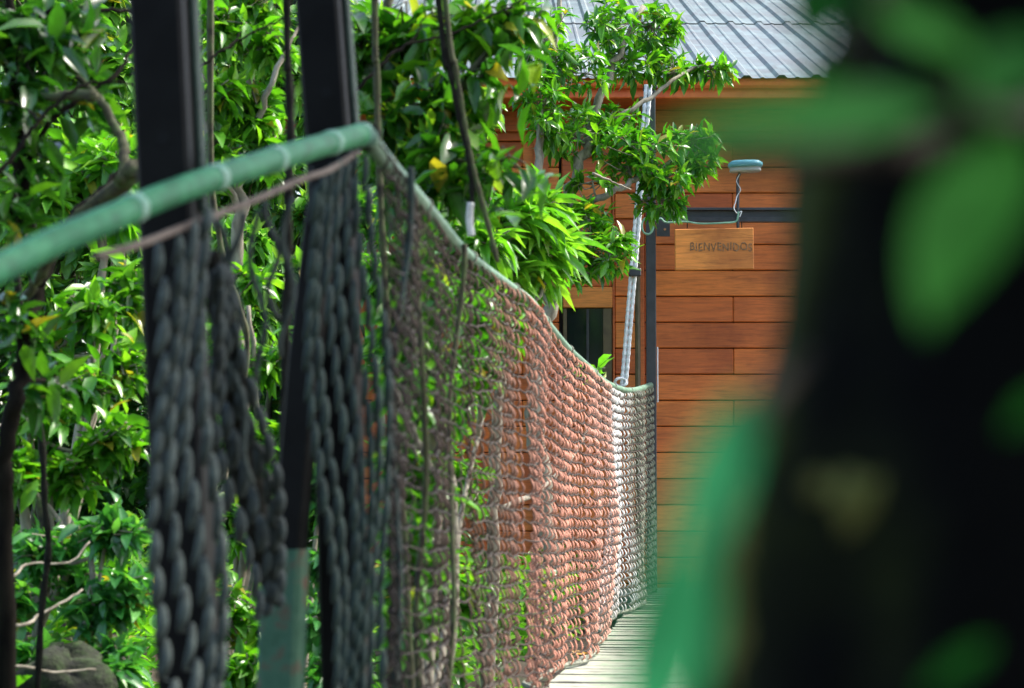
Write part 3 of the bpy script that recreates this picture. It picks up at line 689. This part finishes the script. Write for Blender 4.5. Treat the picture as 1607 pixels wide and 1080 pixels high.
# long leaved shrub leaning over the rail
b0 = gpt(770, 9.0, -.05)
plant('long_leaved_shrub', 'bright long leaved shrub arching over the green rail below the glossy tree', 'shrub', b0,
  [([b0, px(775,800,9), px(785,600,9), px(800,450,9), px(820,340,9)], .03, .008), ([px(790,560,9), px(840,470,9.1), px(880,410,9.2)], .016, .005), ([px(785,800,9), px(860,760,9.7), px(915,690,10.3), px(936,615,10.38)], .012, .005), ([px(800,430,9), px(760,350,8.8), px(770,310,8.8)], .014, .005)],
  [(835,335,9,55,30,20),(868,385,9.2,36,20,15),(835,390,9.1,60,32,22),(845,430,9.2,30,18,12),(800,350,8.9,55,32,18),(800,425,9,50,34,20),(770,380,8.7,30,30,10),(940,580,10.4,8,6,2)],
  (.14,.034), 7, .08, 'leaf_light', 'bark_pale', G1)
# broad leaved tree, mid distance
b0 = gpt(640, 6.6, -.05)
plant('broad_leaved_tree', 'broad leaved tree with drooping dark leaves behind the hanger ropes', 'tree', b0,
  [([b0, px(635,800,6.6), px(640,500,6.6), px(640,300,6.6), px(625,120,6.6), px(600,-60,6.7)], .032, .012), ([px(640,300,6.6), px(690,210,6.4), px(740,110,6.4), px(830,10,6.6)], .012, .005),
   ([px(630,180,6.6), px(570,110,6.6), px(540,40,6.7)], .012, .005), ([px(640,320,6.6), px(700,260,6.3), px(800,255,6.2)], .01, .004)],
  [(640,60,6.6,70,60,24),(720,30,6.5,70,40,16),(800,20,6.5,60,30,12),(620,170,6.5,60,55,22),(690,150,6.4,60,45,18),(745,110,6.4,50,28,10),(700,240,6.3,70,32,18),(770,260,6.2,65,22,10),(640,270,6.5,45,45,16),(690,300,6.3,45,26,9),(570,60,6.6,40,60,16)],
  (.105,.038), 6, .35, 'leaf_broad', 'bark_green', G1, .9, along=4.0)
# tree behind the two posts
b0 = gpt(385, 8.2, -.05)
plant('pale_stemmed_tree', 'light green tree seen between the two black posts above the rail', 'tree', b0,
  [([b0, px(380,800,8.2), px(372,520,8.2), px(380,300,8.2), px(390,120,8.3), px(400,-60,8.3)], .035, .012), ([px(378,330,8.2), px(330,240,8.1), px(320,130,8.1)], .014, .005), ([px(380,260,8.2), px(430,120,8.1), px(470,40,8.2)], .014, .005)],
  [(350,40,8.2,60,50,30),(420,70,8.2,50,50,26),(340,140,8.1,50,40,24),(400,170,8.2,55,40,26),(430,230,8.2,40,30,14),(350,220,8.1,45,26,16),(400,0,8.3,60,40,22),(330,260,8.1,26,20,6)],
  (.088,.034), 7, .18, 'leaf_mid', 'bark_pale', G1, along=3.4)
# dark tree at the upper left
b0 = gpt(30, 5.6, -.05)
plant('dark_leaved_tree', 'dark leaved tree filling the top left corner above the near rail', 'tree', b0,
  [([b0, px(10,900,5.6), px(12,700,5.6), px(35,580,5.6), px(60,450,5.7), px(120,345,5.8), px(205,265,5.9), px(290,205,6.0)], .024, .013),
   ([px(60,450,5.7), px(40,300,5.6), px(20,120,5.6), px(10,-60,5.6)], .02, .010), ([px(20,120,5.6), px(70,25,5.7), px(130,14,5.7), px(205,18,5.8)], .009, .005), ([px(40,260,5.6), px(90,180,5.6), px(180,120,5.7), px(215,60,5.8)], .008, .004)],
  [(30,40,5.6,50,40,13),(90,70,5.6,50,45,13),(20,140,5.5,45,50,11),(120,25,5.7,60,25,8),(60,240,5.6,40,30,6),(15,330,5.5,30,50,6),(140,140,5.7,40,40,6),(20,480,5.6,30,60,6),(60,590,5.8,60,40,9)],
  (.09,.034), 7, .3, 'leaf_dark', 'bark_dark', G1, .9, along=3.4)
def twigs(name, parts, label, d, r, mat='bark_dark'):
    o = thing(name, px(*parts[0][0], d), label, 'branch', 'bare branches in the upper left'); 
    for k_, pts in enumerate(parts):
        p = MB(); P_ = smoothpath([px(a, b_, d+.05*i) for i, (a, b_) in enumerate(pts)], 8); P_ += rng.normal(0, .002, P_.shape); p.tube(P_, np.linspace(r, r*.45, len(P_)) if k_ == 0 else np.linspace(r*.6, r*.3, len(P_)), 6); p.build('limb' if k_ == 0 else 'twig', M[mat], o, True)
twigs('bare_branch', [((215,262),(180,300),(150,322),(112,352),(70,420),(40,470)), ((190,285),(196,240),(185,205),(150,150),(120,120)), ((150,150),(110,150),(60,152),(10,146))], 'thick mossy dark branch sloping down behind the near rail', 5.4, .024, 'bark_green')
twigs('bare_branch', [((-20,290),(20,245),(60,190),(110,145),(160,128),(210,132)), ((60,190),(40,170),(0,160))], 'thin dark branch rising across the top left foliage', 5.2, .006)
twigs('bare_branch', [((305,110),(350,80),(400,50),(450,28)), ((350,80),(372,60),(380,30))], 'thin brown branch between the tops of the two black posts', 6.6, .005)
twigs('bare_branch', [((560,140),(600,100),(640,70),(700,55),(760,30),(820,0)), ((640,70),(662,40),(668,0))], 'thin branch crossing behind the hanger ropes at the top', 6.0, .005)
# shrubs and trees of the left half
def simple(name, label, cat, bx, d, topx, topy, clusters, **kw):
    b0 = gpt(bx, d, -.05); t_ = px(topx, topy, d); m1 = b0*.6+t_*.4+rng.normal(0, .08, 3); m2 = b0*.25+t_*.75+rng.normal(0, .08, 3)
    limbs = [([b0, m1, m2, t_], .026, .008)]
    for (cx, cy, cd, rx, ry, n) in clusters[::3]: limbs.append(([m1, m1*.5+px(cx, cy+ry, cd)*.5+rng.normal(0, .06, 3), px(cx, cy, cd)], .013, .005))
    return plant(name, label, cat, b0, limbs, clusters, **kw)
simple('bright_shrub', 'bright yellow green shrub behind the near rail, left of the nearest black post', 'shrub', 150, 8.4, 150, 230,
  [(170,250,8.4,50,40,18),(110,300,8.4,60,45,22),(60,330,8.3,50,40,16),(180,330,8.5,40,35,14),(30,270,8.5,40,40,14),(120,230,8.6,50,30,14),(200,230,8.5,20,30,6)], leaf=(.13,.048), k=6, droop=.4, mat='leaf_light', group=G2)
simple('leafy_shrub', 'leafy green shrub below the near rail at the left edge', 'shrub', 60, 7.2, 60, 600,
  [(60,640,7.2,60,50,20),(130,600,7.3,60,45,22),(190,680,7.2,50,50,20),(30,730,7.1,50,50,16),(110,740,7.2,60,50,20),(190,570,7.4,45,40,14),(150,490,7.5,70,50,22),(60,540,7.4,50,40,14),(205,450,7.6,40,50,14)], leaf=(.082,.033), k=9, droop=.1, along=3.2, mat='leaf_mid', group=G2)
simple('seedling_shrub', 'low blue green shrub at the bottom left beside the mossy rock', 'shrub', 150, 7.0, 150, 860,
  [(170,830,7.0,60,40,20),(60,860,7.0,60,40,18),(200,930,6.9,50,40,18),(150,960,6.9,45,40,14),(50,1040,6.8,60,40,16),(190,1040,6.8,60,50,20),(20,940,6.9,40,40,8),(110,900,7.1,50,30,10)], leaf=(.078,.034), k=9, droop=.08, along=3.0, mat='leaf_blue', group=G2)
simple('gully_shrub', 'green shrub between the two black posts below the near rail', 'shrub', 390, 8.0, 390, 480,
  [(380,440,8.2,60,50,22),(350,560,8,50,50,20),(420,560,8.1,50,60,22),(370,680,7.9,60,50,22),(440,700,8,50,50,18),(350,800,7.8,50,50,18),(410,830,7.9,50,50,18),(350,940,7.7,60,50,20),(430,960,7.8,60,50,20),(380,1050,7.6,70,40,20),(300,620,8,40,60,14)], leaf=(.082,.033), k=9, droop=.1, along=3.2, mat='leaf_mid', group=G2)
simple('pale_shrub', 'pale glossy shrub between the corner post and the dark green netting, low down', 'shrub', 510, 7.4, 510, 800,
  [(510,640,7.6,40,50,14),(500,760,7.4,40,50,16),(510,880,7.3,45,50,18),(500,980,7.2,45,40,16),(520,1060,7.1,50,40,16),(500,540,7.8,40,50,14)], leaf=(.078,.034), k=9, droop=.08, along=3.0, mat='leaf_blue', group=G2)
simple('net_side_shrub', 'bright small leaved shrub pressing through the brown netting right of the rail corner', 'shrub', 650, 6.0, 640, 460,
  [(640,420,6.3,45,40,18),(690,470,6.5,45,36,18),(630,510,6.1,40,40,16),(680,560,6.2,50,36,18),(740,560,6.7,36,36,14),(640,610,6.0,45,32,14),(690,640,6.1,40,30,12),(640,700,5.9,40,36,12),(670,760,5.9,45,36,14),(630,830,5.8,36,40,10),(670,880,5.8,40,36,12),(640,970,5.7,40,40,10),(780,520,7.2,40,36,14),(740,490,7.0,40,30,14)], leaf=(.085,.034), k=6, droop=.2, along=2.2, mat='leaf_cabin', group=G2)
simple('bank_shrub', 'dim green shrub deep behind the brown and red netting', 'shrub', 700, 8.4, 700, 620,
  [(700,640,8.4,70,50,26),(620,560,8.4,60,50,24),(640,720,8.4,70,60,26),(720,760,8.4,60,60,24),(660,850,8.3,80,50,26),(720,930,8.2,70,60,24),(620,950,8.2,60,60,22),(650,1050,8.1,80,40,22),(750,480,8.8,50,50,18),(590,440,8.6,60,50,24),(580,330,8.8,60,50,24),(700,380,8.8,60,50,22)], leaf=(.082,.033), k=9, droop=.1, along=3.2, mat='leaf_mid', group=G2)
# farther trees on the slope beyond
FT = [(110,12.2,110,150,'nearer forest tree with its crown above the left end of the near rail'),(340,11.8,190,140,'forest tree filling the gap between the two black posts'),(40,16,20,150,'tall far tree at the left edge behind the dark leaved tree'),(250,17,120,160,'far tree with its crown just behind the nearest black post'),(470,16.0,100,150,'far tree standing behind the corner post'),
      (640,12.8,120,140,'far tree standing behind the broad leaved tree')]
for (cx, d, cy, rr, lb) in FT:
    cl = []
    for _ in range(22):
        cl.append((cx+random.uniform(-1, 1)*rr, cy+random.uniform(-1.1, 2.6)*rr, d+random.uniform(-.9, .9), random.uniform(36, 60), random.uniform(30, 46), 24))
    simple('forest_tree', lb, 'tree', cx, d, cx, cy, cl, leaf=(.12,.05), k=8, droop=.4, mat='leaf_far', bark='bark_green', group='forest trees on the slope beyond')
# forest behind everything: one mass
nf = 42000
fx = rng.uniform(-7.0, 7.5, nf); fy = 21.5 + rng.uniform(0, 3.5, nf) + 1.2*np.sin(fx*1.1); fz = rng.uniform(-.3, 7.5, nf)
keep = (np.sin(fx*1.9+fz*1.3)+np.sin(fx*.8-fz*2.1)+rng.normal(0, .8, nf)) > -4
keep &= (fx < 1.0) | (fz > 4.2)
P_ = np.stack([fx, fy, fz], 1)[keep]; m_ = len(P_)
ww = whorls(P_, np.tile((0,-.3,.9), (m_, 1)) + rng.normal(0, .4, (m_, 3)), 2, .24, .10, .5)
fo = leaves_mesh('forest', *ww, M['leaf_dark'], None); tag(fo, kind='stuff')
# undergrowth on the gully floor
nf = 5200
fx = rng.uniform(-5.0, 2.2, nf); fy = rng.uniform(4.6, 13.2, nf)
lim = (fy-4.1)*.111 - .245 - .3
ok = fx < lim; fx, fy = fx[ok], fy[ok]
fz = np.array([gz(a, b_) for a, b_ in zip(fx, fy)]) + rng.uniform(.02, .42, len(fx))
P_ = np.stack([fx, fy, fz], 1); ww = whorls(P_, np.tile((0,0,1.0), (len(fx), 1)) + rng.normal(0, .25, (len(fx), 3)), 5, .11, .045, .25)
fo = leaves_mesh('undergrowth', *ww, M['leaf_mid'], None); tag(fo, kind='stuff')

# mossy rock and dead branches at the lower left
rk = MB(); c = px(100, 1066, 6.7); nu, nv = 18, 12; vs = []
for j in range(nv+1):
    for i in range(nu):
        th, ph = 2*math.pi*i/nu, math.pi*j/nv; r = random.uniform(.93,1.07)+.16*math.sin(3*th+2*ph)+.1*math.sin(5*th-3*ph+1)+.05*math.sin(9*ph)
        vs.append(c+np.array((.13*r*math.sin(ph)*math.cos(th), .12*r*math.sin(ph)*math.sin(th), .10*r*math.cos(ph)-.02)))
rk.add(vs, [(j*nu+i, j*nu+(i+1) % nu, (j+1)*nu+(i+1) % nu, (j+1)*nu+i) for j in range(nv) for i in range(nu)])
vs_ = np.array(vs); tag(rk.build('mossy_rock', M['rock'], smooth=True), 'mossy dark rock at the bottom left among the low shrubs', 'rock')
def stick(pts, d, r, label, mat='bark_pale'):
    p = MB(); P_ = smoothpath([px(a, b_, d+k*.06) for k, (a, b_) in enumerate(pts)], 6); P_ += rng.normal(0, .0015, P_.shape); p.tube(P_, np.linspace(r*.75, r*.35, len(P_)), 6); tag(p.build('dead_branch', M[mat], smooth=True), label, 'branch', 'dead branches in the undergrowth')
stick(((-30,985),(40,980),(62,965),(100,944),(130,925)), 6.3, .008, 'crooked pale dead branch above the mossy rock')
stick(((-30,920),(20,905),(45,885),(110,882),(140,850)), 6.5, .007, 'thin pale dead branch slanting up at the lower left edge')
stick(((-30,1042),(40,1048),(90,1055),(150,1050)), 6.2, .008, 'pale dead stick lying along the bottom left edge')
stick(((612,600),(640,660),(670,720),(700,770)), 5.35, .014, 'slanting pale branch seen through the brown netting')
stick(((930,272),(960,285),(990,297)), 11.2, .009, 'short pale broken branch in front of the shaded cabin wall')

# ------------------------------------------------------------------ foreground tree, a metre from the lens
TD = .86
TE = [(-700,1385,.10),(-300,1345,.10),(0,1318,.105),(120,1280,.105),(260,1232,.108),(400,1218,.108),(500,1200,.112),(620,1165,.12),(700,1140,.125),(780,1112,.13),(860,1092,.135),(960,1078,.14),(1080,1064,.146),(1400,1030,.155),(2000,1010,.17)]
cen = []; rad = []
for y, e, r in TE:
    q = px(e, y, TD); q = q + np.array((r, 0, 0)); cen.append(q); rad.append(r)
top = cen[0]; cen = [top+np.array((.35,.5,3.2)), top+np.array((.12,.15,1.3))] + cen; rad = [.07, .09] + rad
tree = thing('mossy_tree', cen[-1], 'dark mossy tree trunk with big blurred leaves in the right foreground', 'tree')
tp = smoothpath(cen[::-1], 8); tr = np.interp(np.linspace(0, 1, len(tp)), np.linspace(0, 1, len(rad)), rad[::-1])
tm = MB(); n_ = 40; vs = []
for i, (c, r) in enumerate(zip(tp, tr)):
    for k_ in range(n_):
        a = 2*math.pi*k_/n_; z = c[2]
        rr_ = r*(1+.05*math.sin(3*a+z*4)+.03*math.sin(7*a-z*9)+.02*math.sin(13*a+z*21))
        vs.append((c[0]+rr_*math.cos(a), c[1]+rr_*math.sin(a), z))
tm.add(vs, [(i*n_+k_, i*n_+(k_+1) % n_, (i+1)*n_+(k_+1) % n_, (i+1)*n_+k_) for i in range(len(tp)-1) for k_ in range(n_)])
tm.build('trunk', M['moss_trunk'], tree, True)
def patch(xp, yp, rx, rz, mat='lichen', nm='lichen_patch'):
    """a bumpy cushion sitting on the trunk's skin"""
    q = px(xp, yp, TD); z = q[2]; i = int(np.argmin(abs(tp[:, 2]-z))); c, r = tp[i], tr[i]
    ray = px(xp, yp, 1)-np.array((0,0,CAM_H)); A_ = ray[:2]; o_ = -c[:2]; bq = A_.dot(o_); cq = o_.dot(o_)-r*r; aq = A_.dot(A_)
    disc = max(0, bq*bq-aq*cq); t_ = (-bq-math.sqrt(disc))/aq; pt = np.array((0,0,CAM_H))+ray*t_
    nrm = np.array((*(pt[:2]-c[:2]), 0)); nrm /= np.linalg.norm(nrm); s_ = np.array((-nrm[1], nrm[0], 0))
    p = MB(); nn, mm = 16, 5; vv = []
    for j in range(mm+1):
        f_ = j/mm
        for k_ in range(nn):
            a = 2*math.pi*k_/nn; e = 1+.2*math.sin(3*a+xp)+.1*math.sin(5*a+yp)
            vv.append(pt + s_*rx*f_*e*math.cos(a) + np.array((0,0,rz*f_*e*math.sin(a))) + nrm*(.007*(1-f_**2)-.001*f_ + .0015*math.sin(9*a+8*f_)))
    p.add(vv, [(j*nn+k_, j*nn+(k_+1) % nn, (j+1)*nn+(k_+1) % nn, (j+1)*nn+k_) for j in range(mm) for k_ in range(nn)])
    p.build(nm, M[mat], tree, True)
patch(1345, 790, .011, .011); patch(1228, 705, .009, .011); patch(1290, 765, .006, .006)
patch(1165, 960, .010, .03, 'lichen'); patch(1185, 850, .010, .02, 'lichen')
def bigleaf(x0, y0, d0, x1, y1, d1, Wpx, tilt, cup=.1, droop=.05, mat='leaf_near'):
    a, b_ = px(x0, y0, d0), px(x1, y1, d1); L = np.linalg.norm(b_-a); p = MB()
    nrm = np.array((tilt[0], tilt[1], tilt[2])); leaf_fold(p, a, b_-a, nrm, L, Wpx/F*(d0+d1)/2, cup, droop, 12)
    p.build('leaf', M[mat], tree, True)
bigleaf(1470,170,.60, 1040,200,.50, 150, (.1,-.75,.65))          # long leaf reaching left over the eave
bigleaf(1585,205,.62, 1450,500,.55, 178, (-.3,-.85,.45), mat='leaf_lime')         # broad hanging leaf
bigleaf(1340,-90,.72, 1262,75,.68, 125, (-.3,-.9,.3))            # leaf against the roof
bigleaf(1380,10,.62, 1530,100,.60, 120, (.1,-.6,.8), mat='leaf_lime')
bigleaf(1640,60,.58, 1530,170,.56, 130, (.1,-.6,.8))
bigleaf(1300,160,.7, 1285,70,.7, 60, (.0,-.8,.6))
bigleaf(1172,615,.55, 1045,955,.49, 100, (.1,-.7,.7), mat='leaf_teal')        # lower leaves left of the trunk
bigleaf(1090,840,.53, 990,1225,.47, 140, (.15,-.65,.75), mat='leaf_teal')
bigleaf(1660,610,.62, 1575,680,.62, 45, (.1,-.7,.7))
bigleaf(1560,1010,.66, 1440,1090,.66, 50, (.1,-.7,.7))
tw = MB()
for pts, r in ((((1700,120,.75),(1600,190,.64),(1480,172,.605),(1400,200,.66),(1300,225,.74)), .004), (((1420,-120,.8),(1375,0,.63),(1330,90,.7),(1300,165,.7)), .004), (((1270,560,.76),(1200,625,.62),(1135,760,.56),(1095,865,.54)), .003)):
    tw.tube(smoothpath([px(*q) for q in pts], 6), r, 6)
tw.tube(smoothpath([px(*q) for q in ((1500,225,.72),(1400,240,.66),(1290,248,.63),(1190,252,.61),(1120,246,.60))], 6), np.linspace(.005,.0025,25), 8)
tw.build('twig', M['bark_dark'], tree, True)
# crown of the foreground tree, unseen above the frame, spread to shade the near bridge
tb = MB(); tipz = []; c0 = np.array(cen[0]); cc_ = np.array((2.2, 4.7, 4.4))
main = smoothpath([tp[-1]-np.array((.02,.03,.25)), c0+np.array((.1,.2,.3)), c0*.5+cc_*.5+np.array((0,0,.35)), cc_], 10); tb.tube(main, np.linspace(.07, .03, len(main)), 8)
for k_ in range(18):
    a = k_*2.4; rr_ = math.sqrt((k_+.5)/18); e = cc_ + np.array((math.cos(a)*1.5*rr_, math.sin(a)*2.3*rr_, random.uniform(-.3, .5)))
    q_ = main[random.randrange(len(main)//2, len(main))]
    pth = smoothpath([q_, (q_+e)/2+np.array((0,0,.12)), e], 6); tb.tube(pth, np.linspace(.022, .006, len(pth)), 6)
    tipz.append(e + rng.normal(0, .34, (52, 3)))
tipz.append(np.array((.15,-1.3,2.5)) + rng.normal(0, 1, (900, 3))*np.array((.9,.75,.35)))  # unseen leaves added over and behind the camera to cut the sky fill
for k_ in range(6):
    e = np.array((.15+random.uniform(-1, 1), -1.3+random.uniform(-.7, .7), 2.5)); pth = smoothpath([tp[-3], (tp[-3]+e)/2+np.array((0,0,.3)), e], 6); tb.tube(pth, np.linspace(.02, .006, len(pth)), 6)
T_ = np.concatenate(tipz); ax_ = T_-cc_; ax_ /= np.linalg.norm(ax_, axis=1)[:, None]
leaves_mesh('crown', *whorls(T_, ax_, 6, .15, .06, .4), M['leaf_dark'], tree)
tb.build('limb', M['bark_dark'], tree, True)
